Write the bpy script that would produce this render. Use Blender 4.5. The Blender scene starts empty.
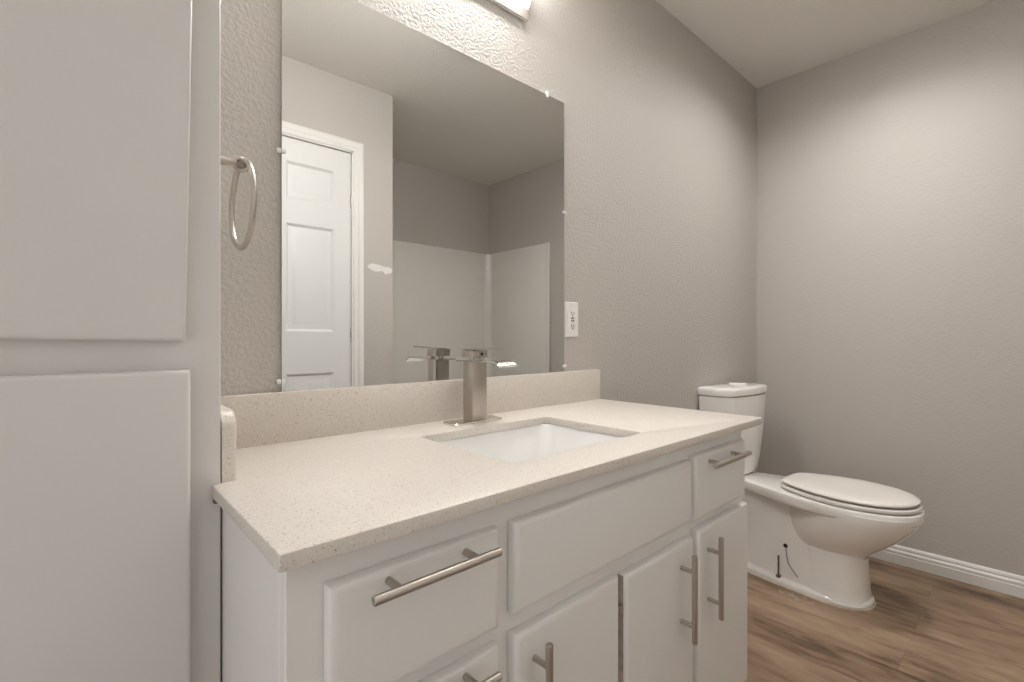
import bpy, bmesh, math, random
from mathutils import Vector, Matrix

# ------------------------------------------------------------------ camera
scene = bpy.context.scene
col = scene.collection
TH = math.radians(42.4039)
cam_d = bpy.data.cameras.new('camera')
cam = bpy.data.objects.new('camera', cam_d)
col.objects.link(cam)
cam.location = (-2.8345, -1.0752, 1.0443)
cam.rotation_euler = (math.pi / 2, 0, -TH)
cam_d.sensor_width = 36.0
cam_d.lens = 483.759 * 36.0 / 1024.0
cam_d.shift_y = -(341.0 - 337.872) / 1024.0
cam_d.clip_start = 0.02
scene.camera = cam

# ------------------------------------------------------------------ world, exposure
world = bpy.data.worlds.new('world')
scene.world = world
world.use_nodes = True
bg = world.node_tree.nodes['Background']
bg.inputs[0].default_value = (1.0, 0.985, 0.965, 1)     # added fill light, entering by an unseen opening made in the left wall
WORLD_FILL = 0.90
bg.inputs[1].default_value = WORLD_FILL
scene.view_settings.view_transform = 'Standard'
scene.view_settings.look = 'None'
scene.view_settings.gamma = 1.0
scene.view_settings.use_curve_mapping = False
scene.view_settings.exposure = 0.07
BAR_STRENGTH = 55.0
BAR_COLOUR = (1.0, 0.985, 0.965, 1)
FILL_VANITY = 22.0  # strength of the unseen fill lamp added in front of the vanity
FILL_TOILET = 104.0  # strength of the unseen fill lamp added above the toilet
CEILING = 2.44
FILL_OPENING = (-1.42, -0.34, 2.12)          # y0, y1, height of the unseen opening added in the left wall for fill
portal_d = bpy.data.lights.new('fill_portal', 'AREA')
portal_d.shape = 'RECTANGLE'
portal_d.size = FILL_OPENING[1] - FILL_OPENING[0]
portal_d.size_y = FILL_OPENING[2]
portal_d.cycles.is_portal = True
portal = bpy.data.objects.new('fill_portal', portal_d)
col.objects.link(portal)
portal.location = (-3.43, (FILL_OPENING[0] + FILL_OPENING[1]) / 2, FILL_OPENING[2] / 2)
portal.rotation_euler = (math.pi / 2, 0, -math.pi / 2)

# ------------------------------------------------------------------ materials
MATS = {}


def nodes_of(name):
    m = bpy.data.materials.new(name)
    m.use_nodes = True
    nt = m.node_tree
    b = nt.nodes['Principled BSDF']
    MATS[name] = m
    return m, nt, b


def plain(name, rgb, rough=0.5, metal=0.0, coat=0.0, vary=0.0, vscale=6.0, bump=0.0, bscale=60.0):
    m, nt, b = nodes_of(name)
    b.inputs['Base Color'].default_value = (*rgb, 1)
    b.inputs['Roughness'].default_value = rough
    b.inputs['Metallic'].default_value = metal
    b.inputs['Coat Weight'].default_value = coat
    b.inputs['Coat Roughness'].default_value = 0.08
    tc = nt.nodes.new('ShaderNodeTexCoord')
    if vary:
        n = nt.nodes.new('ShaderNodeTexNoise')
        n.inputs['Scale'].default_value = vscale
        n.inputs['Detail'].default_value = 4
        nt.links.new(tc.outputs['Object'], n.inputs['Vector'])
        r = nt.nodes.new('ShaderNodeValToRGB')
        r.color_ramp.elements[0].position = 0.3
        r.color_ramp.elements[1].position = 0.7
        r.color_ramp.elements[0].color = (*[c * (1 - vary) for c in rgb], 1)
        r.color_ramp.elements[1].color = (*[min(1, c * (1 + vary)) for c in rgb], 1)
        nt.links.new(n.outputs['Fac'], r.inputs['Fac'])
        nt.links.new(r.outputs['Color'], b.inputs['Base Color'])
    if bump:
        n2 = nt.nodes.new('ShaderNodeTexNoise')
        n2.inputs['Scale'].default_value = bscale
        n2.inputs['Detail'].default_value = 2
        nt.links.new(tc.outputs['Object'], n2.inputs['Vector'])
        bp = nt.nodes.new('ShaderNodeBump')
        bp.inputs['Strength'].default_value = bump
        bp.inputs['Distance'].default_value = 0.004
        nt.links.new(n2.outputs['Fac'], bp.inputs['Height'])
        nt.links.new(bp.outputs['Normal'], b.inputs['Normal'])
    return m


def textured_wall(name, rgb, strength=0.5, scale=70.0, rough=0.55, patch=False):
    """painted drywall with a rolled knockdown texture"""
    m, nt, b = nodes_of(name)
    b.inputs['Base Color'].default_value = (*rgb, 1)
    b.inputs['Roughness'].default_value = rough
    tc = nt.nodes.new('ShaderNodeTexCoord')
    n = nt.nodes.new('ShaderNodeTexNoise')
    n.inputs['Scale'].default_value = scale
    n.inputs['Detail'].default_value = 3
    n.inputs['Roughness'].default_value = 0.45
    n.inputs['Distortion'].default_value = 0.25
    nt.links.new(tc.outputs['Object'], n.inputs['Vector'])
    r = nt.nodes.new('ShaderNodeValToRGB')
    r.color_ramp.elements[0].position = 0.40
    r.color_ramp.elements[1].position = 0.62
    nt.links.new(n.outputs['Fac'], r.inputs['Fac'])
    bp = nt.nodes.new('ShaderNodeBump')
    bp.inputs['Strength'].default_value = strength
    bp.inputs['Distance'].default_value = 0.003
    nt.links.new(r.outputs['Color'], bp.inputs['Height'])
    nt.links.new(bp.outputs['Normal'], b.inputs['Normal'])
    return m


def quartz():
    m, nt, b = nodes_of('quartz')
    b.inputs['Roughness'].default_value = 0.32
    tc = nt.nodes.new('ShaderNodeTexCoord')
    v = nt.nodes.new('ShaderNodeTexVoronoi')
    v.inputs['Scale'].default_value = 560
    nt.links.new(tc.outputs['Object'], v.inputs['Vector'])
    sep = nt.nodes.new('ShaderNodeSeparateColor')
    nt.links.new(v.outputs['Color'], sep.inputs['Color'])
    r = nt.nodes.new('ShaderNodeValToRGB')
    r.color_ramp.interpolation = 'CONSTANT'
    e = r.color_ramp.elements
    e[0].position = 0.0
    e[0].color = (0.687, 0.636, 0.580, 1)
    e[1].position = 0.55
    e[1].color = (0.715, 0.669, 0.617, 1)
    for p, c in ((0.74, (0.70, 0.64, 0.57, 1)), (0.90, (0.60, 0.52, 0.44, 1)), (0.972, (0.42, 0.34, 0.265, 1)), (0.985, (0.82, 0.78, 0.73, 1))):
        q = e.new(p)
        q.color = c
    nt.links.new(sep.outputs['Red'], r.inputs['Fac'])
    nt.links.new(r.outputs['Color'], b.inputs['Base Color'])
    return m


def planks():
    m, nt, b = nodes_of('floor_planks')
    tc = nt.nodes.new('ShaderNodeTexCoord')
    mp = nt.nodes.new('ShaderNodeMapping')
    mp.inputs['Rotation'].default_value = (0, 0, math.pi / 2)
    nt.links.new(tc.outputs['Object'], mp.inputs['Vector'])
    br = nt.nodes.new('ShaderNodeTexBrick')
    br.offset = 0.37
    br.inputs['Color1'].default_value = (0.0, 0.0, 0.0, 1)
    br.inputs['Color2'].default_value = (1, 1, 1, 1)
    br.inputs['Mortar'].default_value = (0.5, 0.5, 0.5, 1)
    br.inputs['Scale'].default_value = 1.0
    br.inputs['Mortar Size'].default_value = 0.0006
    br.inputs['Mortar Smooth'].default_value = 0.2
    br.inputs['Brick Width'].default_value = 1.22
    br.inputs['Row Height'].default_value = 0.152
    nt.links.new(mp.outputs['Vector'], br.inputs['Vector'])
    # grain stretched along the plank, shifted per plank
    mp2 = nt.nodes.new('ShaderNodeMapping')
    mp2.inputs['Scale'].default_value = (34, 7.5, 1)
    nt.links.new(tc.outputs['Object'], mp2.inputs['Vector'])
    add = nt.nodes.new('ShaderNodeVectorMath')
    add.operation = 'MULTIPLY_ADD'
    nt.links.new(br.outputs['Color'], add.inputs[0])
    add.inputs[1].default_value = (17, 31, 9)
    nt.links.new(mp2.outputs['Vector'], add.inputs[2])
    g = nt.nodes.new('ShaderNodeTexNoise')
    g.inputs['Scale'].default_value = 1.0
    g.inputs['Detail'].default_value = 6
    g.inputs['Roughness'].default_value = 0.62
    g.inputs['Distortion'].default_value = 0.5
    nt.links.new(add.outputs['Vector'], g.inputs['Vector'])
    # large cloudy tone
    mp3 = nt.nodes.new('ShaderNodeMapping')
    mp3.inputs['Scale'].default_value = (12, 3.6, 1)
    nt.links.new(tc.outputs['Object'], mp3.inputs['Vector'])
    add3 = nt.nodes.new('ShaderNodeVectorMath')
    add3.operation = 'MULTIPLY_ADD'
    nt.links.new(br.outputs['Color'], add3.inputs[0])
    add3.inputs[1].default_value = (7, 13, 5)
    nt.links.new(mp3.outputs['Vector'], add3.inputs[2])
    g3 = nt.nodes.new('ShaderNodeTexNoise')
    g3.inputs['Scale'].default_value = 1.0
    g3.inputs['Detail'].default_value = 3
    nt.links.new(add3.outputs['Vector'], g3.inputs['Vector'])
    mx = nt.nodes.new('ShaderNodeMath')
    mx.operation = 'MULTIPLY_ADD'
    nt.links.new(g3.outputs['Fac'], mx.inputs[0])
    mx.inputs[1].default_value = 0.6
    mm = nt.nodes.new('ShaderNodeMath')
    mm.operation = 'MULTIPLY_ADD'
    nt.links.new(g.outputs['Fac'], mm.inputs[0])
    mm.inputs[1].default_value = 0.55
    sepb = nt.nodes.new('ShaderNodeSeparateColor')
    nt.links.new(br.outputs['Color'], sepb.inputs['Color'])
    mb = nt.nodes.new('ShaderNodeMath')
    mb.operation = 'MULTIPLY_ADD'
    nt.links.new(sepb.outputs['Red'], mb.inputs[0])
    mb.inputs[1].default_value = 0.16
    mb.inputs[2].default_value = -0.15
    nt.links.new(mb.outputs['Value'], mm.inputs[2])
    nt.links.new(mm.outputs['Value'], mx.inputs[2])
    r = nt.nodes.new('ShaderNodeValToRGB')
    e = r.color_ramp.elements
    e[0].position = 0.30
    e[0].color = (0.098, 0.058, 0.034, 1)
    e[1].position = 0.74
    e[1].color = (0.425, 0.304, 0.204, 1)
    q = e.new(0.45)
    q.color = (0.250, 0.164, 0.104, 1)
    q = e.new(0.57)
    q.color = (0.342, 0.236, 0.152, 1)
    nt.links.new(mx.outputs['Value'], r.inputs['Fac'])
    # seams
    mix = nt.nodes.new('ShaderNodeMix')
    mix.data_type = 'RGBA'
    nt.links.new(br.outputs['Fac'], mix.inputs['Factor'])
    nt.links.new(r.outputs['Color'], mix.inputs[6])
    mix.inputs[7].default_value = (0.17, 0.11, 0.07, 1)
    # small dark knots
    mpk = nt.nodes.new('ShaderNodeMapping')
    mpk.inputs['Scale'].default_value = (11, 4.5, 1)
    nt.links.new(tc.outputs['Object'], mpk.inputs['Vector'])
    vk = nt.nodes.new('ShaderNodeTexVoronoi')
    vk.inputs['Scale'].default_value = 1.0
    nt.links.new(mpk.outputs['Vector'], vk.inputs['Vector'])
    rk = nt.nodes.new('ShaderNodeMapRange')
    rk.inputs['From Min'].default_value = 0.06
    rk.inputs['From Max'].default_value = 0.15
    rk.inputs['To Min'].default_value = 0.6
    rk.inputs['To Max'].default_value = 0.0
    nt.links.new(vk.outputs['Distance'], rk.inputs['Value'])
    mk = nt.nodes.new('ShaderNodeMix')
    mk.data_type = 'RGBA'
    nt.links.new(rk.outputs['Result'], mk.inputs['Factor'])
    nt.links.new(mix.outputs[2], mk.inputs[6])
    mk.inputs[7].default_value = (0.11, 0.07, 0.045, 1)
    # pale caulk smear left on the boards beside the toilet foot
    mps = nt.nodes.new('ShaderNodeMapping')
    mps.vector_type = 'TEXTURE'
    mps.inputs['Location'].default_value = (-0.6745, -0.4045, 0)
    mps.inputs['Rotation'].default_value = (0, 0, -1.6841)
    mps.inputs['Scale'].default_value = (0.0966, 0.035, 1)
    nt.links.new(tc.outputs['Object'], mps.inputs['Vector'])
    ln = nt.nodes.new('ShaderNodeVectorMath')
    ln.operation = 'LENGTH'
    nt.links.new(mps.outputs['Vector'], ln.inputs[0])
    ns = nt.nodes.new('ShaderNodeTexNoise')
    ns.inputs['Scale'].default_value = 38
    ns.inputs['Detail'].default_value = 4
    nt.links.new(tc.outputs['Object'], ns.inputs['Vector'])
    sb = nt.nodes.new('ShaderNodeMath')
    sb.operation = 'MULTIPLY_ADD'
    nt.links.new(ln.outputs['Value'], sb.inputs[0])
    sb.inputs[1].default_value = -0.28
    nt.links.new(ns.outputs['Fac'], sb.inputs[2])
    rs = nt.nodes.new('ShaderNodeMapRange')
    rs.inputs['From Min'].default_value = 0.33
    rs.inputs['From Max'].default_value = 0.50
    rs.inputs['To Max'].default_value = 0.5
    nt.links.new(sb.outputs['Value'], rs.inputs['Value'])
    ms = nt.nodes.new('ShaderNodeMix')
    ms.data_type = 'RGBA'
    nt.links.new(rs.outputs['Result'], ms.inputs['Factor'])
    nt.links.new(mk.outputs[2], ms.inputs[6])
    ms.inputs[7].default_value = (0.62, 0.56, 0.48, 1)
    nt.links.new(ms.outputs[2], b.inputs['Base Color'])
    b.inputs['Roughness'].default_value = 0.42
    bp = nt.nodes.new('ShaderNodeBump')
    bp.inputs['Strength'].default_value = 0.25
    bp.inputs['Distance'].default_value = 0.001
    nt.links.new(g.outputs['Fac'], bp.inputs['Height'])
    nt.links.new(bp.outputs['Normal'], b.inputs['Normal'])
    return m


def brushed(name, rgb, rough=0.3):
    m, nt, b = nodes_of(name)
    b.inputs['Base Color'].default_value = (*rgb, 1)
    b.inputs['Metallic'].default_value = 1.0
    tc = nt.nodes.new('ShaderNodeTexCoord')
    mp = nt.nodes.new('ShaderNodeMapping')
    mp.inputs['Scale'].default_value = (900, 900, 12)
    nt.links.new(tc.outputs['Object'], mp.inputs['Vector'])
    n = nt.nodes.new('ShaderNodeTexNoise')
    n.inputs['Scale'].default_value = 1
    n.inputs['Detail'].default_value = 2
    nt.links.new(mp.outputs['Vector'], n.inputs['Vector'])
    mr = nt.nodes.new('ShaderNodeMapRange')
    mr.inputs['To Min'].default_value = rough * 0.75
    mr.inputs['To Max'].default_value = rough * 1.3
    nt.links.new(n.outputs['Fac'], mr.inputs['Value'])
    nt.links.new(mr.outputs['Result'], b.inputs['Roughness'])
    return m


def emitter(name, rgb, strength):
    m, nt, b = nodes_of(name)
    b.inputs['Base Color'].default_value = (0.9, 0.9, 0.9, 1)
    b.inputs['Emission Color'].default_value = rgb
    b.inputs['Emission Strength'].default_value = strength
    return m


WALL_RGB = (0.53, 0.495, 0.455)
M_wall = textured_wall('wall_paint', WALL_RGB, 0.36, 115)
M_wall_smooth = textured_wall('wall_paint_fine', WALL_RGB, 0.14, 90)
M_ceil = textured_wall('ceiling_paint', (0.80, 0.765, 0.72), 0.3, 110, 0.8)
M_floor = planks()
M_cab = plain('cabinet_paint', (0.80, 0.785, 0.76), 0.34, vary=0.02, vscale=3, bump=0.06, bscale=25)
M_cab_shaded = plain('cabinet_paint_shaded', (0.68, 0.66, 0.64), 0.28, vary=0.02, vscale=3, bump=0.06, bscale=25)  # cabinet paint with shade put into its colour, against excess fill light
M_trim = plain('trim_paint', (0.80, 0.78, 0.75), 0.35, bump=0.03, bscale=30)
M_door = plain('door_paint', (0.76, 0.755, 0.74), 0.38, bump=0.03, bscale=30)
M_quartz = quartz()
M_porc = plain('porcelain', (0.91, 0.885, 0.85), 0.12, coat=0.5, vary=0.01)
M_sink = plain('sink_china', (0.86, 0.85, 0.83), 0.14, coat=0.4, vary=0.01)
M_seat = plain('seat_plastic', (0.84, 0.80, 0.745), 0.25, vary=0.01)
M_nickel = brushed('brushed_nickel', (0.50, 0.455, 0.41), 0.30)
M_polish = brushed('polished_nickel', (0.72, 0.69, 0.65), 0.14)
M_dark = plain('dark_gap', (0.03, 0.027, 0.024), 0.7, vary=0.1)
M_rust = plain('rusty_bolt', (0.16, 0.10, 0.07), 0.6, vary=0.3, vscale=80)
M_wire = plain('grey_wire', (0.32, 0.31, 0.30), 0.5, vary=0.1, vscale=60)
M_plate = plain('outlet_plastic', (0.84, 0.81, 0.77), 0.3, vary=0.01)
M_tub = plain('tub_fibreglass', (0.78, 0.75, 0.705), 0.16, coat=0.3, vary=0.01)
M_wood = plain('raw_wood_edge', (0.48, 0.42, 0.36), 0.7, vary=0.25, vscale=40)
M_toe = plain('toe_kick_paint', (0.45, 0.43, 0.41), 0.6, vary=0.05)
M_patch = plain('spackle', (0.80, 0.78, 0.76), 0.8, vary=0.04, vscale=30)
M_glow = emitter('diffuser_glow', BAR_COLOUR, BAR_STRENGTH)
M_fill_toilet = emitter('toilet_fill_glow', BAR_COLOUR, FILL_TOILET)
M_fill_vanity = emitter('vanity_fill_glow', BAR_COLOUR, FILL_VANITY)
M_clip = plain('clip_plastic', (0.85, 0.84, 0.82), 0.15, vary=0.01)
M_clip.node_tree.nodes['Principled BSDF'].inputs['Transmission Weight'].default_value = 0.0
M_caulk = plain('caulk', (0.72, 0.62, 0.50), 0.7, vary=0.2, vscale=40)
m, nt, b = nodes_of('mirror_silver')
b.inputs['Base Color'].default_value = (0.765, 0.77, 0.755, 1)
b.inputs['Metallic'].default_value = 1.0
b.inputs['Roughness'].default_value = 0.0
M_mirror = m
M_glassedge = plain('glass_edge', (0.45, 0.50, 0.47), 0.1, vary=0.02)


# ------------------------------------------------------------------ mesh helpers
class MB:
    """collects shapes and links them as ONE mesh object"""

    def __init__(self):
        self.bm = bmesh.new()

    def _merge(self, tmp, mat=0):
        for f in tmp.faces:
            f.material_index = mat
        me = bpy.data.meshes.new('tmp')
        tmp.to_mesh(me)
        tmp.free()
        self.bm.from_mesh(me)
        bpy.data.meshes.remove(me)
        return self

    def box(self, x0, x1, y0, y1, z0, z1, bev=0.0, seg=2, mat=0, M=None):
        t = bmesh.new()
        bmesh.ops.create_cube(t, size=1.0)
        for v in t.verts:
            v.co = Vector((x0 + (v.co.x + .5) * (x1 - x0), y0 + (v.co.y + .5) * (y1 - y0), z0 + (v.co.z + .5) * (z1 - z0)))
        if bev:
            bmesh.ops.bevel(t, geom=t.edges[:], offset=bev, segments=seg, profile=0.5, affect='EDGES')
        if M is not None:
            bmesh.ops.transform(t, matrix=M, verts=t.verts[:])
        return self._merge(t, mat)

    def loft(self, rings, caps=(True, True), mat=0, closed=True):
        t = bmesh.new()
        vs = [[t.verts.new(p) for p in r] for r in rings]
        n = len(rings[0])
        for i in range(len(rings) - 1):
            for k in range(n if closed else n - 1):
                t.faces.new((vs[i][k], vs[i][(k + 1) % n], vs[i + 1][(k + 1) % n], vs[i + 1][k]))
        if caps[0]:
            t.faces.new(list(reversed(vs[0])))
        if caps[1]:
            t.faces.new(vs[-1])
        bmesh.ops.recalc_face_normals(t, faces=t.faces[:])
        return self._merge(t, mat)

    def tube(self, pts, r, seg=14, caps=True, mat=0, loop=False):
        pts = [Vector(p) for p in pts]
        n = len(pts)
        rings = []
        prev = None
        for i, p in enumerate(pts):
            if loop:
                d = pts[(i + 1) % n] - pts[i - 1]
            else:
                d = pts[min(i + 1, n - 1)] - pts[max(i - 1, 0)]
            d.normalize()
            if prev is None:
                a = Vector((0, 0, 1)) if abs(d.z) < .9 else Vector((1, 0, 0))
                u = d.cross(a).normalized()
            else:
                u = (prev - d * prev.dot(d)).normalized()
            prev = u
            w = d.cross(u)
            rr = r[i] if isinstance(r, (list, tuple)) else r
            rings.append([p + (u * math.cos(2 * math.pi * k / seg) + w * math.sin(2 * math.pi * k / seg)) * rr for k in range(seg)])
        if loop:
            rings.append(rings[0])
            self.loft(rings, (False, False), mat)
            bmesh.ops.remove_doubles(self.bm, verts=self.bm.verts[:], dist=1e-6)
            return self
        return self.loft(rings, (caps, caps), mat)

    def poly_prism(self, pts2, axis, a0, a1, mat=0):
        """extrude a 2D outline along an axis"""
        def P(p, a):
            return {'x': (a, p[0], p[1]), 'y': (p[0], a, p[1]), 'z': (p[0], p[1], a)}[axis]
        return self.loft([[P(p, a0) for p in pts2], [P(p, a1) for p in pts2]], (True, True), mat)

    def build(self, name, mats, parent=None, angle=35, loc=None):
        me = bpy.data.meshes.new(name)
        self.bm.to_mesh(me)
        self.bm.free()
        for m_ in (mats if isinstance(mats, (list, tuple)) else [mats]):
            me.materials.append(m_)
        for p in me.polygons:
            p.use_smooth = True
        me.set_sharp_from_angle(angle=math.radians(angle))
        o = bpy.data.objects.new(name, me)
        col.objects.link(o)
        if parent:
            o.parent = parent
        return o


def thing(name, label, cat, loc=(0, 0, 0), rotz=0.0, group=None):
    o = bpy.data.objects.new(name, None)
    o.empty_display_size = 0.05
    col.objects.link(o)
    o.location = loc
    o.rotation_euler = (0, 0, rotz)
    o['label'] = label
    o['category'] = cat
    if group:
        o['group'] = group
    return o


def struct(name, mb, mat, label=None, cat=None, parent=None):
    o = mb.build(name, mat, parent)
    o['kind'] = 'structure'
    if label:
        o['label'] = label
        o['category'] = cat
    return o


def rrect(x0, x1, y0, y1, r, n=6):
    """rounded rectangle outline, counter-clockwise"""
    out = []
    for cx_, cy_, a0 in ((x1 - r, y1 - r, 0), (x0 + r, y1 - r, 90), (x0 + r, y0 + r, 180), (x1 - r, y0 + r, 270)):
        for k in range(n + 1):
            a = math.radians(a0 + 90 * k / n)
            out.append((cx_ + r * math.cos(a), cy_ + r * math.sin(a)))
    return out


# ------------------------------------------------------------------ the room
XL, YF, YT = -3.30, -1.4655, -2.355      # left wall, door wall, tub alcove back wall
XA = -1.46                               # outside corner of the alcove
T = 0.12
struct('floor', MB().box(XL - T, T, YT - T, T, -0.1, 0), M_floor, 'brown wood plank floor running along the right wall', 'floor')
cb = MB().box(XL - T, T, YT - T, T, CEILING, CEILING + 0.1)
struct('ceiling', cb, M_ceil, 'pale textured ceiling', 'ceiling')
struct('wall_back', MB().box(XL - T, T, 0, T, 0, CEILING), M_wall, 'textured greige wall behind the mirror and vanity', 'wall')
struct('wall_right', MB().box(0, T, YT - T, 0, 0, CEILING), M_wall_smooth, 'greige wall beside the toilet', 'wall')
wl = MB()
wl.box(XL - T, XL, YF - T, FILL_OPENING[0], 0, CEILING)
wl.box(XL - T, XL, FILL_OPENING[1], 0, 0, CEILING)
wl.box(XL - T, XL, FILL_OPENING[0], FILL_OPENING[1], FILL_OPENING[2], CEILING)
struct('wall_left', wl, M_wall_smooth, 'greige wall at the far left beyond the tall cabinet', 'wall')
DX0, DX1, DZ = -2.497, -1.693, 2.063     # door opening
wf = MB()
wf.box(XL, DX0, YF - T, YF, 0, CEILING)
wf.box(DX0, DX1, YF - T, YF, DZ, CEILING)
wf.box(DX1, XA, YF - T, YF, 0, CEILING, 0.0)
struct('wall_front', wf, M_wall_smooth, 'greige wall holding the white door, seen in the mirror', 'wall')
struct('wall_alcove_left', MB().box(XA - T, XA, YT - T, YF - T, 0, CEILING), M_wall_smooth, 'short greige wall at the left end of the tub alcove', 'wall')
struct('wall_alcove_back', MB().box(XA, 0, YT - T, YT, 0, CEILING), M_wall_smooth, 'greige wall above the tub surround, seen in the mirror', 'wall')


def baseboard(name, p0, p1, inward, label):
    """profiled baseboard swept from p0 to p1, sticking out towards `inward`"""
    prof = [(0, 0), (0.017, 0), (0.017, 0.043), (0.0135, 0.0455), (0.0135, 0.0480), (0.0155, 0.0505), (0.0150, 0.0590), (0.0090, 0.0640), (0.0080, 0.0665), (0.0100, 0.0695), (0.0095, 0.0770), (0.0060, 0.0820), (0.0020, 0.0840), (0, 0.0845)]
    mb = MB()
    rings = []
    for p in (p0, p1):
        rings.append([(p[0] + inward[0] * d, p[1] + inward[1] * d, z) for d, z in prof])
    mb.loft(rings)
    return struct(name, mb, M_trim, label, 'baseboard')


baseboard('baseboard_right', (0, 0, 0), (0, -1.58, 0), (-1, 0), 'white profiled baseboard along the wall behind the toilet bowl')
baseboard('baseboard_back', (-1.53, 0, 0), (-0.018, 0, 0), (0, -1), 'white profiled baseboard behind the toilet tank')
baseboard('baseboard_front', (-1.638, YF, 0), (XA, YF, 0), (0, 1), 'white profiled baseboard between the door casing and the tub alcove')

# door casing
tr = MB()
CW = 0.055
cprof = [(0, 0), (0, 0.009), (0.004, 0.011), (0.022, 0.011), (0.027, 0.015), (0.034, 0.018), (0.046, 0.018), (0.052, 0.016), (CW, 0.012), (CW, 0)]
crings = []
for ex, ez, ox_, oz_ in ((DX1 - 0.004, 0, 1, 0), (DX1 - 0.004, DZ - 0.006, 1, 1), (DX0 + 0.004, DZ - 0.006, -1, 1), (DX0 + 0.004, 0, -1, 0)):
    crings.append([(ex + ox_ * d, YF + h_, ez + oz_ * d) for d, h_ in cprof])
tr.loft(crings)
# jambs lining the opening
tr.box(DX1 - 0.012, DX1, YF - T, YF + 0.002, 0, DZ)
tr.box(DX0, DX0 + 0.012, YF - T, YF + 0.002, 0, DZ)
tr.box(DX0, DX1, YF - T, YF + 0.002, DZ - 0.014, DZ)
tr.box(DX1 - 0.024, DX1 - 0.011, YF - 0.075, YF - 0.049, 0, DZ - 0.01)
tr.box(DX0 + 0.011, DX0 + 0.024, YF - 0.075, YF - 0.049, 0, DZ - 0.01)
tr.box(DX0 + 0.011, DX1 - 0.011, YF - 0.075, YF - 0.049, DZ - 0.026, DZ - 0.01)
struct('trim_1', tr, M_trim, 'white casing around the door in the mirror', 'trim')

# six panel door
dr = MB()
dx0, dx1, dz0, dz1 = DX0 + 0.015, DX1 - 0.015, 0.010, DZ - 0.018
yb, yf = YF - 0.046, YF - 0.008
stile, mid = 0.092, 0.105
pw = ((dx1 - dx0) - 2 * stile - mid) / 2
cols = [(dx0 + stile, dx0 + stile + pw), (dx1 - stile - pw, dx1 - stile)]
rows = [(1.745, 1.930), (1.077, 1.620), (0.245, 0.862)]
dr.box(dx0, dx1, yb, yf - 0.012, dz0, dz1)
for xx0, xx1 in ((dx0, cols[0][0]), (cols[0][1], cols[1][0]), (cols[1][1], dx1)):
    dr.box(xx0, xx1, yf - 0.013, yf, dz0, dz1)
for c0, c1 in cols:
    zs = [dz0] + [z for r_ in reversed(rows) for z in r_] + [dz1]
    for k in range(0, len(zs), 2):
        dr.box(c0, c1, yf - 0.013, yf, zs[k], zs[k + 1])
    for z0, z1 in rows:
        # moulded slope around the panel, then the raised field
        def rect(i, y):
            return [(c0 + i, y, z0 + i), (c1 - i, y, z0 + i), (c1 - i, y, z1 - i), (c0 + i, y, z1 - i)]
        dr.loft([rect(0, yf), rect(0.006, yf - 0.004), rect(0.012, yf - 0.0105), rect(0.024, yf - 0.0105), rect(0.046, yf - 0.003), rect(0.050, yf - 0.0025)], (False, True))
door = struct('door_1', dr, M_door, 'white six panel door reflected at the left of the mirror', 'door')
hb = None
for hz in (1.787, 1.06, 0.28):
    h = MB()
    h.tube([(dx1 + 0.0015, YF - 0.006, hz - 0.016), (dx1 + 0.0015, YF - 0.006, hz + 0.016)], 0.0045)
    h.box(dx1 - 0.003, dx1 + 0.002, YF - 0.0100, YF - 0.0075, hz - 0.040, hz + 0.040)
    h.build('hinge', M_nickel, door)
k = MB()
kx, kz = dx0 + 0.065, 0.93
k.tube([(kx, yf - 0.001, kz), (kx, yf + 0.006, kz)], 0.032, 20)
k.tube([(kx, yf + 0.004, kz), (kx, yf + 0.03, kz)], 0.011, 14)
k.tube([(kx, yf + 0.026, kz), (kx, yf + 0.034, kz), (kx, yf + 0.05, kz), (kx, yf + 0.06, kz), (kx, yf + 0.064, kz)], [0.013, 0.024, 0.029, 0.023, 0.01], 20)
k.build('door_knob', M_nickel, door)

# dab of spackle on the door wall
pp = []
random.seed(3)
NP = 28
for i in range(NP):
    a = 2 * math.pi * i / NP
    u = math.cos(a)
    w = 0.014 + 0.006 * math.sin(3 * a + 1) + (0.014 if u > 0.35 else 0.002) + 0.004 * random.random()
    pp.append((-1.54 + 0.077 * u, 1.435 + (-0.006 if u > 0.3 else 0.006) + w * math.sin(a)))
sp = MB().poly_prism(pp, 'y', YF - 0.001, YF + 0.0012)
o = sp.build('wall_patch', M_patch)
o['label'] = 'irregular white spackle dab on the wall right of the reflected door'
o['category'] = 'wall patch'

# tub alcove: surround and tub
t = thing('tub_surround', 'glossy off-white shower surround lining the tub alcove in the mirror', 'shower surround', (XA / 2, YT + 0.01, 0.42))
SY = -1.5826


def loc(mb, T_):
    bmesh.ops.translate(mb.bm, vec=-Vector(T_.location), verts=mb.bm.verts[:])
    return mb


SZ = 1.806
loc(MB().box(XA + 0.02, -0.02, YT + 0.001, YT + 0.014, 0.42, SZ, 0.004), t).build('back_panel', M_tub, t)
for nm, xa, xb in (('end_panel', -0.016, -0.001), ('end_panel', XA + 0.001, XA + 0.016)):
    e_ = MB().box(xa, xb, YT + 0.001, SY, 0.42, SZ, 0.004)
    if xa > -1:
        e_.box(xa - 0.006, xb, SY - 0.03, SY, 0.42, SZ, 0.005)
    else:
        e_.box(xa, xb + 0.006, SY - 0.03, SY, 0.42, SZ, 0.005)
    loc(e_, t).build(nm, M_tub, t)
for sx, xc in ((-1, -0.016), (1, XA + 0.016)):
    # coved inside corner
    pts = [(xc, YT + 0.014)]
    R_ = 0.05
    for k_ in range(9):
        a = math.pi / 2 * k_ / 8
        pts.append((xc + sx * (R_ - R_ * math.sin(a)), YT + 0.014 + R_ - R_ * math.cos(a)))
    loc(MB().poly_prism(pts, 'z', 0.43, SZ - 0.004), t).build('corner_cove', M_tub, t)
tb = thing('bathtub', 'off-white alcove bathtub below the glossy shower surround', 'bathtub', (XA / 2, (YT + SY) / 2, 0))
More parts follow.
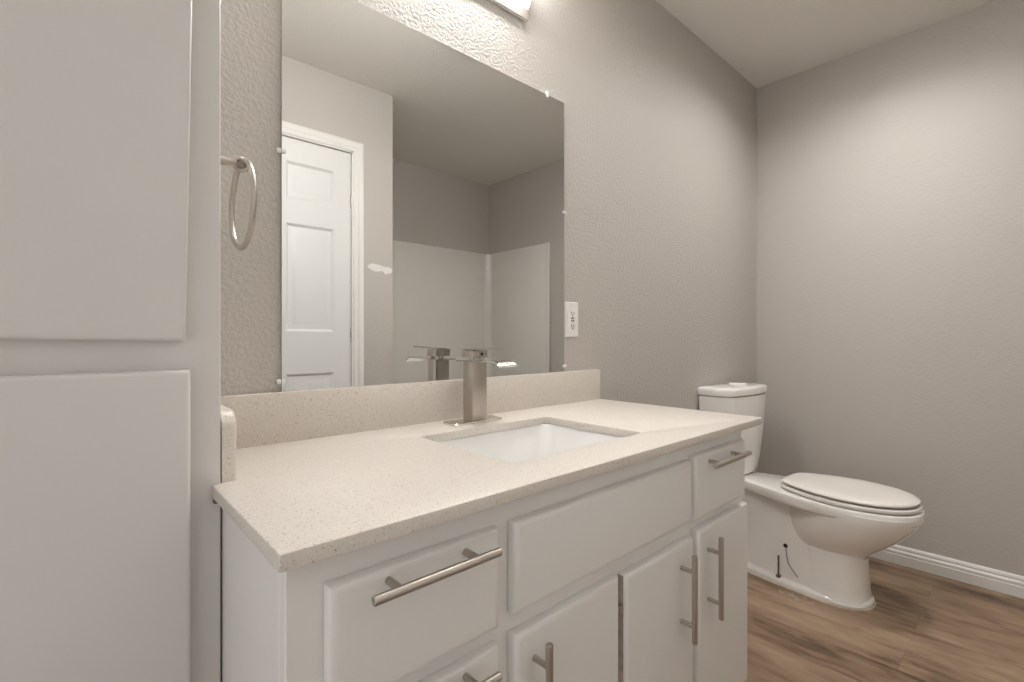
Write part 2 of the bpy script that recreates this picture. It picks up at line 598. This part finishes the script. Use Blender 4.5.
x0, x1, y0, y1 = XA + 0.002, -0.002, YT + 0.002, SY - 0.01


def rr3(i, z, r, bx=0):
    return [(px, py, z) for px, py in rrect(x0 + i + bx, x1 - i - bx, y0 + i, y1 - i, r)]


loc(MB().loft([rr3(0, 0, 0.01), rr3(0, 0.405, 0.01), rr3(0.006, 0.415, 0.02), rr3(0.06, 0.418, 0.06), rr3(0.075, 0.41, 0.09), rr3(0.10, 0.25, 0.11, 0.02), rr3(0.13, 0.12, 0.12, 0.04), rr3(0.18, 0.09, 0.12, 0.06)], (True, True)), tb).build('tub_shell', M_tub, tb)

# ------------------------------------------------------------------ tall linen cabinet
LXR, LXL, LY = -2.6690, -3.295, -0.2512
lc = thing('linen_cabinet', 'tall white painted built-in cabinet filling the left edge of the photo', 'cabinet', ((LXR + LXL) / 2, LY / 2, 0))
loc(MB().box(LXL, LXR, LY, -0.001, 0.0, CEILING - 0.001, 0.0015, 1), lc).build('carcass', M_cab_shaded, lc)


def front_panel(x0, x1, z0, z1, y, th=0.018, ch=0.009):
    """overlay door/drawer front facing -y with a rounded-over front edge"""
    def r(i, yy):
        return [(x0 + i, yy, z0 + i), (x1 - i, yy, z0 + i), (x1 - i, yy, z1 - i), (x0 + i, yy, z1 - i)]
    rings = [r(0, y), r(0, y - th + ch * 0.8), r(ch * 0.12, y - th + ch * 0.52), r(ch * 0.42, y - th + ch * 0.2), r(ch * 0.8, y - th + ch * 0.03), r(ch * 1.1, y - th)]
    return MB().loft(rings)


LD = 0.020
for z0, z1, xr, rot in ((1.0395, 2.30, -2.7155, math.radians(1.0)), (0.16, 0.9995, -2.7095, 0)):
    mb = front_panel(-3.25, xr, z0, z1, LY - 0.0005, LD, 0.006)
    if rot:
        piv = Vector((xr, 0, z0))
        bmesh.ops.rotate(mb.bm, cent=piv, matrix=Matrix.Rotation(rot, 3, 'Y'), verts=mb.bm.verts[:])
    d_ = loc(mb, lc).build('door', M_cab_shaded, lc)
    d_['label'] = 'upper door hanging slightly crooked' if rot else 'lower door'

# ------------------------------------------------------------------ vanity
VX0, VX1, VY, VZ = -2.6665, -1.5095, -0.5345, 0.8085
va = thing('vanity_cabinet', 'long white vanity cabinet with drawers and doors under the beige countertop', 'cabinet', ((VX0 + VX1) / 2, VY / 2, 0))
FZ = VY - 0.0005
# recesses between fronts are real gaps in front of the face frame
ca = MB()
ca.box(VX0, VX0 + 0.016, VY + 0.0185, -0.002, 0.10, VZ, 0.0015, 1)
ca.box(VX1 - 0.016, VX1, VY + 0.0185, -0.002, 0.10, VZ, 0.0015, 1)
ca.box(VX0, VX1, VY, VY + 0.019, 0.10, VZ, 0.0015, 1)
ca.box(VX0 + 0.01, VX1 - 0.01, VY + 0.01, -0.002, 0.10, 0.116)
ca.box(VX0 + 0.01, VX1 - 0.01, -0.010, -0.002, 0.11, VZ)
loc(ca, va).build('carcass', M_cab, va)
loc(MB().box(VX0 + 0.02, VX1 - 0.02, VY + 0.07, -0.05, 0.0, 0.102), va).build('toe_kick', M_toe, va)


def bar_pull(c, length, axis, r=0.0058, stand=0.031, gap=None):
    """bar handle standing off a front plate at y = c[1]"""
    gap = gap or length * 0.62
    mb = MB()
    d = Vector((1, 0, 0)) if axis == 'x' else Vector((0, 0, 1))
    C_ = Vector(c)
    p = C_ + Vector((0, -stand, 0))
    h = length / 2
    mb.tube([p - d * h, p - d * (h - 0.001), p + d * (h - 0.001), p + d * h], [r * .86, r, r, r * .86], 18)
    post = MB()
    for s in (-1, 1):
        q = C_ + d * (s * gap / 2)
        mb.tube([q + Vector((0, 0.0005, 0)), q + Vector((0, -stand, 0))], r * 0.82, 14)
    return mb


FY = FZ - 0.018       # plane of the fronts' faces


def front(kind, x0, x1, z0, z1, pull=None, label=None):
    o = loc(front_panel(x0, x1, z0, z1, FZ, 0.018, 0.010), va).build(kind, M_cab, va)
    if pull:
        c, ln, ax = pull
        h = loc(bar_pull((c[0], FY, c[1]), ln, ax), va)
        hh = h.build('handle', M_nickel, o)
        hh['label'] = 'brushed nickel bar pull'
    if label:
        o['label'] = label
    return o


front('drawer', -2.626, -2.379, 0.627, 0.771, ((-2.499, 0.757), 0.183, 'x'), 'upper left drawer')
front('drawer', -2.626, -2.379, 0.430, 0.603, ((-2.499, 0.590), 0.183, 'x'), 'middle left drawer')
front('drawer', -2.626, -2.379, 0.140, 0.408, ((-2.499, 0.385), 0.183, 'x'), 'lowest left drawer')
front('false_front', -2.350, -1.813, 0.635, 0.771, None, 'blank panel in front of the sink')
front('door', -2.351, -2.088, 0.140, 0.604, ((-2.311, 0.499), 0.184, 'z'), 'left door under the sink')
d2 = front('door', -2.070, -1.806, 0.140, 0.600, ((-1.866, 0.494), 0.184, 'z'), 'right door under the sink')
front('drawer', -1.798, -1.528, 0.631, 0.777, ((-1.676, 0.757), 0.190, 'x'), 'small right drawer')
front('door', -1.788, -1.510, 0.140, 0.608, ((-1.742, 0.497), 0.186, 'z'), 'narrow door at the right end')
# bare hinge leaf showing in the gap between the two sink doors
loc(MB().box(-2.0865, -2.0705, FZ - 0.010, FZ, 0.532, 0.544, 0.001).tube([(-2.0760, FZ - 0.010, 0.530), (-2.0760, FZ - 0.010, 0.546)], 0.003, 10), va).build('hinge', M_nickel, va)
loc(MB().box(-2.0706, -2.0698, FZ - 0.012, FZ - 0.0005, 0.143, 0.598), va).build('raw_edge', M_wood, d2)

# ------------------------------------------------------------------ countertop
CX0, CX1, CD, CZ0, CZ1 = -2.681, -1.4465, -0.5641, 0.8095, 0.8283
ct = thing('vanity_countertop', 'beige speckled quartz countertop with backsplash on the white vanity', 'countertop', ((CX0 + CX1) / 2, CD / 2, CZ0))
SX0, SX1, SYF, SYB = -2.270, -1.868, -0.460, -0.155      # sink cut-out
NX = LXR + 0.0015                                       # notch along the tall cabinet
out = [(CX1, -0.001), (NX, -0.001), (NX, LY - 0.0015), (CX0, LY - 0.0015), (CX0, CD), (CX1, CD)]
hole = rrect(SX0, SX1, SYF, SYB, 0.014, 6)
tm = bmesh.new()


def ring_edges(pts, z):
    vs = [tm.verts.new((p[0], p[1], z)) for p in pts]
    return [tm.edges.new((vs[i], vs[(i + 1) % len(vs)])) for i in range(len(vs))]


ed = ring_edges(out, CZ1) + ring_edges(hole, CZ1)
bmesh.ops.triangle_fill(tm, use_beauty=True, use_dissolve=False, edges=ed)
ext = bmesh.ops.extrude_face_region(tm, geom=tm.faces[:])
for v in [g_ for g_ in ext['geom'] if isinstance(g_, bmesh.types.BMVert)]:
    v.co.z = CZ0
bmesh.ops.recalc_face_normals(tm, faces=tm.faces[:])
sharp = [e_ for e_ in tm.edges if e_.is_manifold and e_.calc_face_angle(0) > 0.6]
bmesh.ops.bevel(tm, geom=sharp, offset=0.0016, segments=2, profile=0.5, affect='EDGES')
mbx = MB()
mbx._merge(tm)
loc(mbx, ct).build('slab', M_quartz, ct, angle=50)
loc(MB().box(NX, CX1, -0.020, -0.0005, CZ1 - 0.0005, 0.9315, 0.0016, 2), ct).build('backsplash', M_quartz, ct)
# side splash against the tall cabinet: front top corner rounded (seen end-on)
R_ = 0.026
YS = LY + 0.001
prof = [(-0.0205, CZ1 - 0.0005), (YS, CZ1 - 0.0005)]
for k_ in range(11):
    a = math.pi / 2 * k_ / 10
    prof.append((YS + R_ - R_ * math.cos(a), 0.9345 - R_ + R_ * math.sin(a)))
prof.append((-0.0205, 0.9345))
ss = MB().poly_prism(prof, 'x', NX, NX + 0.0205)
fe = [e_ for e_ in ss.bm.edges if all(abs(v.co.x - NX - 0.0205) < 1e-5 for v in e_.verts) and any(v.co.z > 0.84 for v in e_.verts) and not all(v.co.y > -0.021 for v in e_.verts)]
bmesh.ops.bevel(ss.bm, geom=fe, offset=0.006, segments=3, profile=0.5, affect='EDGES')
loc(ss, ct).build('side_splash', M_quartz, ct)
# brown caulk glob under the notch corner
loc(MB().box(-2.680, -2.6705, LY - 0.010, LY - 0.001, CZ0 - 0.009, CZ0, 0.003), ct).build('caulk_bead', M_rust, ct)

# ------------------------------------------------------------------ sink
sk = thing('sink', 'white rectangular undermount basin set in the beige countertop', 'sink', ((SX0 + SX1) / 2, (SYF + SYB) / 2, 0.66))


def srr(i, z, r, j=None):
    j = i if j is None else j
    return [(px, py, z) for px, py in rrect(SX0 + i, SX1 - i, SYF + j, SYB - j, r, 6)]


sm = MB()
top = CZ0 - 0.0008
sm.loft([srr(0.035, 0.655, 0.05), srr(-0.008, 0.700, 0.05), srr(-0.014, top - 0.014, 0.04), srr(-0.026, top - 0.012, 0.045), srr(-0.026, top, 0.045),
         srr(-0.004, top, 0.032), srr(-0.001, top - 0.004, 0.034), srr(0.012, 0.735, 0.04), srr(0.022, 0.700, 0.05), srr(0.045, 0.682, 0.06), srr(0.09, 0.674, 0.06, 0.08), srr(0.17, 0.670, 0.02, 0.12)], (True, True))
loc(sm, sk).build('basin', M_sink, sk)
dm = MB()
dcx, dcy = (SX0 + SX1) / 2, (SYF + SYB) / 2 + 0.01
dm.tube([(dcx, dcy, 0.669), (dcx, dcy, 0.6725), (dcx, dcy, 0.674)], [0.026, 0.026, 0.022], 24)
dm.tube([(dcx, dcy, 0.672), (dcx, dcy, 0.679), (dcx, dcy, 0.681)], [0.017, 0.017, 0.012], 24)
loc(dm, sk).build('drain', M_polish, sk)

# ------------------------------------------------------------------ faucet
FX, FYc = -2.064, -0.090
fa = thing('faucet', 'brushed nickel waterfall faucet with flat spout behind the sink', 'faucet', (FX, FYc, CZ1))
bpl = MB().loft([[(px, py, z) for px, py in rrect(FX - 0.082 + i, FX + 0.078 - i, -0.116 + i, -0.056 - i, 0.014)] for i, z in ((0, CZ1 + 0.0002), (0, CZ1 + 0.0040), (0.0015, CZ1 + 0.0055))])
loc(bpl, fa).build('base_plate', M_polish, fa)
loc(MB().box(FX - 0.023, FX + 0.023, -0.110, -0.070, CZ1 + 0.005, 0.9835, 0.0012, 2), fa).build('body', M_nickel, fa)
sp_ = [(-0.048, 0.9835), (-0.048, 0.9865), (-0.195, 0.9895), (-0.202, 0.9885), (-0.221, 0.9765), (-0.2195, 0.9740), (-0.200, 0.9855), (-0.194, 0.9862)]
loc(MB().poly_prism(sp_, 'x', FX - 0.0305, FX + 0.0290), fa).build('spout', M_polish, fa, angle=25)
hb_ = MB().box(FX - 0.024, FX + 0.023, -0.113, -0.066, 0.9935, 1.0125, 0.0012, 2)
for qx, qy in ((-0.015, -0.100), (0.014, -0.100), (0, -0.076)):
    hb_.tube([(FX + qx, qy, 0.9855), (FX + qx, qy, 0.9945)], 0.0065, 14)
hblk = loc(hb_, fa).build('handle', M_nickel, fa)
loc(MB().poly_prism([(-0.064, 1.0122), (-0.064, 1.0160), (-0.190, 1.0205), (-0.190, 1.0178)], 'x', FX - 0.022, FX + 0.010), fa).build('lever', M_nickel, hblk)
loc(MB().tube([(FX + 0.004, -0.1125, 1.003), (FX + 0.004, -0.1140, 1.003)], 0.0042, 14), fa).build('set_screw', M_dark, hblk)

# ------------------------------------------------------------------ mirror
MX0, MX1, MZ0, MZ1 = -2.5085, -1.6240, 0.9322, 1.8236
mi = thing('wall_mirror', 'large frameless rectangular mirror standing on the backsplash', 'mirror', ((MX0 + MX1) / 2, -0.004, MZ0))
gl = MB().box(MX0, MX1, -0.0065, -0.0008, MZ0, MZ1)
go = loc(gl, mi)
go.bm.faces.ensure_lookup_table()
for f in go.bm.faces:
    f.normal_update()
    f.material_index = 0 if f.normal.y < -0.9 else 1
go.build('glass', [M_mirror, M_glassedge], mi)


def clip(x, z, dx, dz):
    mb = MB()
    # body outside the edge, lip folding over the glass
    mb.box(x - 0.005 + dx * 0.006, x + 0.005 + dx * 0.006, -0.0085, -0.0008, z - 0.005 + dz * 0.006, z + 0.005 + dz * 0.006, 0.002)
    mb.box(x - 0.0045 - dx * 0.0035, x + 0.0045 - dx * 0.0035, -0.0092, -0.0068, z - 0.0045 - dz * 0.0035, z + 0.0045 - dz * 0.0035, 0.001)
    mb.tube([(x + dx * .006, -0.0084, z + dz * .006), (x + dx * .006, -0.0095, z + dz * .006)], 0.0022, 10)
    return loc(mb, mi).build('clip', M_clip, mi)


for a in ((MX0, 1.434, -1, 0), (MX0, 0.953, -1, 0), (MX1, 1.461, 1, 0), (MX1, 0.951, 1, 0), (-1.705, MZ1, 0, 1), (-2.40, MZ1, 0, 1)):
    clip(*a)

# ------------------------------------------------------------------ towel ring
tr_ = thing('towel_ring', 'brushed nickel towel ring on the side of the tall cabinet', 'towel ring', (LXR, -0.168, 1.336))
ry, rz = -0.162, 1.3375
loc(MB().tube([(LXR + 0.0003, ry, rz), (LXR + 0.004, ry, rz), (LXR + 0.008, ry, rz), (LXR + 0.013, ry, rz), (LXR + 0.030, ry, rz), (LXR + 0.040, ry, rz)], [0.021, 0.021, 0.014, 0.0075, 0.0055, 0.0070], 24), tr_).build('mounting_post', M_nickel, tr_)
eye = MB()
pts = []
for k_ in range(24):
    a = 2 * math.pi * k_ / 24
    pts.append((LXR + 0.047 + 0.0095 * math.cos(a), ry, rz + 0.0095 * math.sin(a)))
eye.tube(pts, 0.0042, 12, loop=True)
loc(eye, tr_).build('eye', M_nickel, tr_)
pts = []
A_ = math.radians(0)
for k_ in range(72):
    a = 2 * math.pi * k_ / 72
    h_ = 0.0715 * math.cos(a)
    pts.append((LXR + 0.049 + h_ * math.sin(A_), ry - 0.002 + h_ * math.cos(A_), rz - 0.0685 + 0.072 * math.sin(a)))
loc(MB().tube(pts, 0.0046, 14, loop=True), tr_).build('ring', M_nickel, tr_)

# ------------------------------------------------------------------ outlet
ou = thing('wall_outlet', 'white rectangular outlet plate on the wall right of the mirror', 'outlet', (-1.5830, 0, 1.1065))
ox, oz = -1.5830, 1.1065
pl = MB().loft([[(ox + sx * (0.0345 - i), y, oz + sz * (0.0590 - i)) for sx, sz in ((-1, -1), (1, -1), (1, 1), (-1, 1))] for i, y in ((0, -0.0003), (0, -0.003), (0.003, -0.0058))])
loc(pl, ou).build('cover_plate', M_plate, ou)
rc = MB().box(ox - 0.0165, ox + 0.0165, -0.0082, -0.005, oz - 0.0335, oz + 0.0335, 0.001)
rco = loc(rc, ou).build('receptacle', M_plate, ou)
for s in (-1, 1):
    sl = MB()
    zc = oz + s * 0.0215
    sl.box(ox - 0.0075, ox - 0.0050, -0.0085, -0.0078, zc - 0.0045, zc + 0.0045)
    sl.box(ox + 0.0050, ox + 0.0075, -0.0085, -0.0078, zc - 0.0040, zc + 0.0040)
    sl.tube([(ox, -0.0078, zc - 0.008), (ox, -0.0085, zc - 0.008)], 0.0026, 10)
    loc(sl, ou).build('slots', M_dark, rco)
for s in (-1, 1):
    loc(MB().box(ox - 0.0085, ox + 0.0085, -0.0093, -0.008, oz + s * 0.0045 - 0.003, oz + s * 0.0045 + 0.003, 0.0006), ou).build('button', M_wire, rco)
for s in (-1, 1):
    loc(MB().tube([(ox, -0.0055, oz + s * 0.0485), (ox, -0.0066, oz + s * 0.0485)], 0.0032, 12), ou).build('screw', M_plate, ou)

# ------------------------------------------------------------------ vanity light bar
BX0, BX1, BZ0 = -2.335, -1.795, 2.018
vl = thing('vanity_light', 'lit white bar light on the wall above the mirror', 'light fixture', ((BX0 + BX1) / 2, 0, BZ0))
loc(MB().box(BX0, BX1, -0.010, -0.0005, BZ0, BZ0 + 0.220, 0.002), vl).build('backplate', M_trim, vl)
hs = MB()
hs.poly_prism([(-0.0095, BZ0 + 0.001), (-0.012, BZ0 + 0.001), (-0.012, BZ0 + 0.036), (-0.0095, BZ0 + 0.038)], 'x', BX0 + 0.001, BX1 - 0.001)
hs.poly_prism([(-0.0095, BZ0 + 0.206), (-0.080, BZ0 + 0.203), (-0.080, BZ0 + 0.206), (-0.0095, BZ0 + 0.218)], 'x', BX0 + 0.001, BX1 - 0.001)
for xe in (BX0 + 0.0005, BX1 - 0.0020):  # unseen end cheeks, added to keep the lens glow off the wall
    hs.poly_prism([(-0.0095, BZ0 + 0.036), (-0.0125, BZ0 + 0.036), (-0.046, BZ0 + 0.100), (-0.046, BZ0 + 0.206), (-0.0095, BZ0 + 0.208)], 'x', xe, xe + 0.0015)
loc(hs, vl).build('housing', M_nickel, vl)
loc(MB().poly_prism([(-0.0098, BZ0 + 0.0365), (-0.0125, BZ0 + 0.0385), (-0.080, BZ0 + 0.158), (-0.087, BZ0 + 0.172), (-0.087, BZ0 + 0.192), (-0.080, BZ0 + 0.2025), (-0.0098, BZ0 + 0.2055)], 'x', BX0 + 0.0021, BX1 - 0.0021), vl).build('diffuser', M_glow, vl)

# ------------------------------------------------------------------ toilet
TX, TROT = -0.490, math.radians(-4.0)
to = thing('toilet', 'white two-piece toilet with closed lid in the corner past the vanity', 'toilet', (TX, -0.006, 0), TROT)


def egg(ymid, yback, yfront, hw, hb, z, nf=2.15, nb=3.2, n=64, cx_=0.0):
    """closed outline: round front, squarer and narrower back; y runs to the room as -y"""
    out_ = []
    for k_ in range(n):
        a = 2 * math.pi * k_ / n
        c, s = math.cos(a), math.sin(a)
        if c >= 0:
            x = hw * math.copysign(abs(s) ** (2 / nf), s)
            y = ymid - (ymid - yfront) * abs(c) ** (2 / nf)
        else:
            v = abs(c) ** (2 / nb)
            x = math.copysign(abs(s) ** (2 / nb), s) * (hw + (hb - hw) * (v * v * (3 - 2 * v)))
            y = ymid + (yback - ymid) * v
        out_.append((cx_ + x, y, z))
    return out_


RIM = 0.405
# bowl: underside growing out of the pedestal to the rim, flat deck to the back
bw = MB()
bw.loft([
    egg(-0.50, -0.34, -0.600, 0.080, 0.070, 0.150),
    egg(-0.50, -0.335, -0.615, 0.096, 0.080, 0.195),
    egg(-0.515, -0.33, -0.658, 0.124, 0.090, 0.232),
    egg(-0.535, -0.325, -0.708, 0.149, 0.100, 0.275),
    egg(-0.550, -0.32, -0.748, 0.165, 0.104, 0.320),
    egg(-0.562, -0.315, -0.772, 0.174, 0.104, 0.352),
    egg(-0.568, -0.31, -0.7805, 0.1765, 0.102, 0.374),
    egg(-0.568, -0.31, -0.7820, 0.1770, 0.102, 0.388),
])
RIMR = lambda i, z: egg(-0.540, -0.010 - i, -0.783 + i, 0.1785 - i, 0.098 - i, z, 2.15, 2.6)
bw.loft([RIMR(0.030, 0.356), RIMR(0.012, 0.358), RIMR(0.004, 0.364), RIMR(0.0, 0.374), RIMR(0.0, RIM - 0.008), RIMR(0.002, RIM - 0.002), RIMR(0.008, RIM)])
bw.build('bowl', M_porc, to, angle=40)
# pedestal: foot, recessed side, front column
pd = MB()
pd.loft([
    egg(-0.47, -0.06, -0.630, 0.115, 0.105, 0.0, 2.3, 4),
    egg(-0.47, -0.06, -0.632, 0.116, 0.106, 0.012, 2.3, 4),
    egg(-0.47, -0.06, -0.630, 0.114, 0.104, 0.020, 2.3, 4),
    egg(-0.47, -0.07, -0.624, 0.108, 0.094, 0.025, 2.3, 4),
    egg(-0.47, -0.08, -0.616, 0.100, 0.068, 0.030, 2.3, 4),
    egg(-0.47, -0.08, -0.615, 0.099, 0.066, 0.040, 2.3, 4),
    egg(-0.46, -0.085, -0.610, 0.097, 0.062, 0.090, 2.3, 4),
    egg(-0.46, -0.085, -0.606, 0.094, 0.060, 0.180, 2.3, 4),
    egg(-0.46, -0.08, -0.600, 0.092, 0.062, 0.260, 2.3, 4),
    egg(-0.46, -0.07, -0.595, 0.094, 0.070, 0.355, 2.3, 4),
])
# front column stands slightly proud of the recessed sides
pd.loft([
    egg(-0.52, -0.415, -0.629, 0.113, 0.108, 0.012, 2.3, 5),
    egg(-0.52, -0.418, -0.621, 0.107, 0.105, 0.024, 2.3, 5),
    egg(-0.52, -0.42, -0.617, 0.105, 0.103, 0.060, 2.3, 5),
    egg(-0.52, -0.42, -0.612, 0.102, 0.100, 0.130, 2.3, 5),
    egg(-0.52, -0.41, -0.608, 0.101, 0.098, 0.200, 2.3, 5),
    egg(-0.52, -0.39, -0.600, 0.100, 0.096, 0.280, 2.3, 5),
])
pd.build('pedestal', M_porc, to, angle=40)
MB().loft([egg(-0.47, -0.057, -0.6345, 0.1185, 0.1085, 0.0002, 2.3, 4), egg(-0.47, -0.058, -0.6335, 0.1175, 0.1075, 0.003, 2.3, 4), egg(-0.47, -0.060, -0.6315, 0.1155, 0.1055, 0.005, 2.3, 4)]).build('caulk_line', M_caulk, to)
# seat ring and lid
st = MB()
sz = RIM + 0.0045
SB, SN = 0.126, 4.2


def seat(i, z, f=0.0):
    return egg(-0.545, -0.318 - i, -0.776 + i + f, 0.1710 - i, SB - i, z, 2.15, SN)


st.loft([seat(0.004, sz), seat(0, sz + 0.004), seat(0, sz + 0.011), seat(0.004, sz + 0.0155)])
st.build('seat', M_seat, to)
ld = MB()
lz = sz + 0.0215
ld.loft([seat(0.006, lz, .004), seat(0.002, lz + 0.003, .004), seat(0.002, lz + 0.008, .004), seat(0.006, lz + 0.0125, .004), seat(0.022, lz + 0.0165, .004),
         egg(-0.545, -0.380, -0.690, 0.100, 0.075, lz + 0.019), egg(-0.545, -0.450, -0.620, 0.040, 0.035, lz + 0.020)])
lid = ld.build('lid', M_seat, to)
for s in (-1, 1):
    hg = MB().box(s * 0.062 - 0.016, s * 0.062 + 0.016, -0.345, -0.318, RIM, lz + 0.006, 0.005, 3)
    hg.build('seat_hinge', M_seat, to)
# dark shadow gaps are real gaps; bumpers keep the seat off the rim
for bx_, by_ in ((-0.12, -0.45), (0.12, -0.45), (-0.10, -0.66), (0.10, -0.66)):
    MB().box(bx_ - 0.008, bx_ + 0.008, by_ - 0.015, by_ + 0.015, RIM - 0.001, sz + 0.002, 0.001).build('bumper', M_plate, to)
    MB().box(bx_ * .9 - 0.008, bx_ * .9 + 0.008, by_ - 0.015, by_ + 0.015, sz + 0.0145, lz + 0.002, 0.001).build('lid_bumper', M_plate, to)


def tank_ring(hw, yb_, yf_, r, z, bow=0.02, n=10):
    out_ = []
    # back corners small, front corners large with a bowed front
    def arc(cx_, cy_, r_, a0, a1, m):
        for k_ in range(m + 1):
            a = math.radians(a0 + (a1 - a0) * k_ / m)
            out_.append((cx_ + r_ * math.cos(a), cy_ + r_ * math.sin(a), z))
    rb = 0.012
    arc(hw - rb, yb_ - rb, rb, 0, 90, 4)
    arc(-hw + rb, yb_ - rb, rb, 90, 180, 4)
    arc(-hw + r, yf_ + r, r, 180, 262, n)
    for k_ in range(1, 10):
        u = -1 + 2 * k_ / 10
        out_.append((u * (hw - r), yf_ - bow * (1 - u * u), z))
    arc(hw - r, yf_ + r, r, 278, 360, n)
    return out_


tk = MB()
tk.loft([tank_ring(0.130, -0.02, -0.126, 0.045, RIM - 0.001, 0.010), tank_ring(0.148, -0.016, -0.138, 0.050, RIM + 0.010, 0.012), tank_ring(0.163, -0.012, -0.144, 0.055, 0.47, 0.013),
         tank_ring(0.186, -0.010, -0.154, 0.060, 0.62, 0.015), tank_ring(0.198, -0.008, -0.161, 0.063, 0.770, 0.016), tank_ring(0.198, -0.008, -0.161, 0.063, 0.777, 0.016)])
tk.build('tank', M_porc, to, angle=40)
tl = MB()
tl.loft([tank_ring(0.190, -0.010, -0.153, 0.060, 0.7765, 0.015), tank_ring(0.192, -0.008, -0.155, 0.06, 0.7795, 0.015), tank_ring(0.202, -0.005, -0.164, 0.066, 0.784, 0.016), tank_ring(0.204, -0.005, -0.166, 0.067, 0.804, 0.016),
         tank_ring(0.202, -0.006, -0.164, 0.066, 0.812, 0.016), tank_ring(0.194, -0.010, -0.156, 0.061, 0.818, 0.015), tank_ring(0.170, -0.025, -0.138, 0.05, 0.8205, 0.013)])
tl.build('tank_lid', M_porc, to, angle=40)
MB().tube([(0.02, -0.088, 0.818), (0.02, -0.088, 0.827), (0.02, -0.088, 0.830)], [0.040, 0.040, 0.036], 28).build('flush_button', M_porc, to)
for s in (-1, 1):
    bb = MB()
    bb.tube([(s * 0.094, -0.320, 0.026), (s * 0.094, -0.320, 0.034), (s * 0.094, -0.320, 0.036)], [0.010, 0.010, 0.006], 16)
    bb.tube([(s * 0.094, -0.320, 0.034), (s * 0.094, -0.320, 0.118)], 0.0034, 10)
    bb.build('floor_bolt', M_rust, to)
hl = MB()
hl.tube([(-0.078, -0.345, 0.166), (-0.0895, -0.346, 0.165)], [0.010, 0.0085], 16)
hl.build('knockout_hole', M_dark, to)
MB().tube([(-0.088, -0.347, 0.160), (-0.098, -0.354, 0.130), (-0.101, -0.362, 0.100), (-0.104, -0.378, 0.083), (-0.112, -0.403, 0.062)], 0.0024, 8).build('dangling_wire', M_wire, to)

# ------------------------------------------------------------------ added fill lamps on the ceiling, out of view; drum rims limit their spread
for lx, ly, mat_, lab in ((-1.55, -0.60, M_fill_vanity, 'added round fill lamp on the ceiling in front of the vanity'), (-0.65, -0.65, M_fill_toilet, 'added round fill lamp on the ceiling above the toilet')):
    cl = thing('added_fill_lamp', lab, 'added fill light', (lx, ly, CEILING))

    def circ(r, z, n=40):
        return [(lx + r * math.cos(2 * math.pi * k_ / n), ly + r * math.sin(2 * math.pi * k_ / n), z) for k_ in range(n)]

    loc(MB().loft([circ(0.112, CEILING - 0.0006), circ(0.113, CEILING - 0.006), circ(0.113, CEILING - 0.060), circ(0.111, CEILING - 0.062), circ(0.109, CEILING - 0.060), circ(0.109, CEILING - 0.006)], (True, False)), cl).build('drum_rim', M_plate, cl)
    loc(MB().loft([circ(0.1085, CEILING - 0.008), circ(0.1085, CEILING - 0.011), circ(0.06, CEILING - 0.0125), circ(0.015, CEILING - 0.013)]), cl).build('lens', mat_, cl)
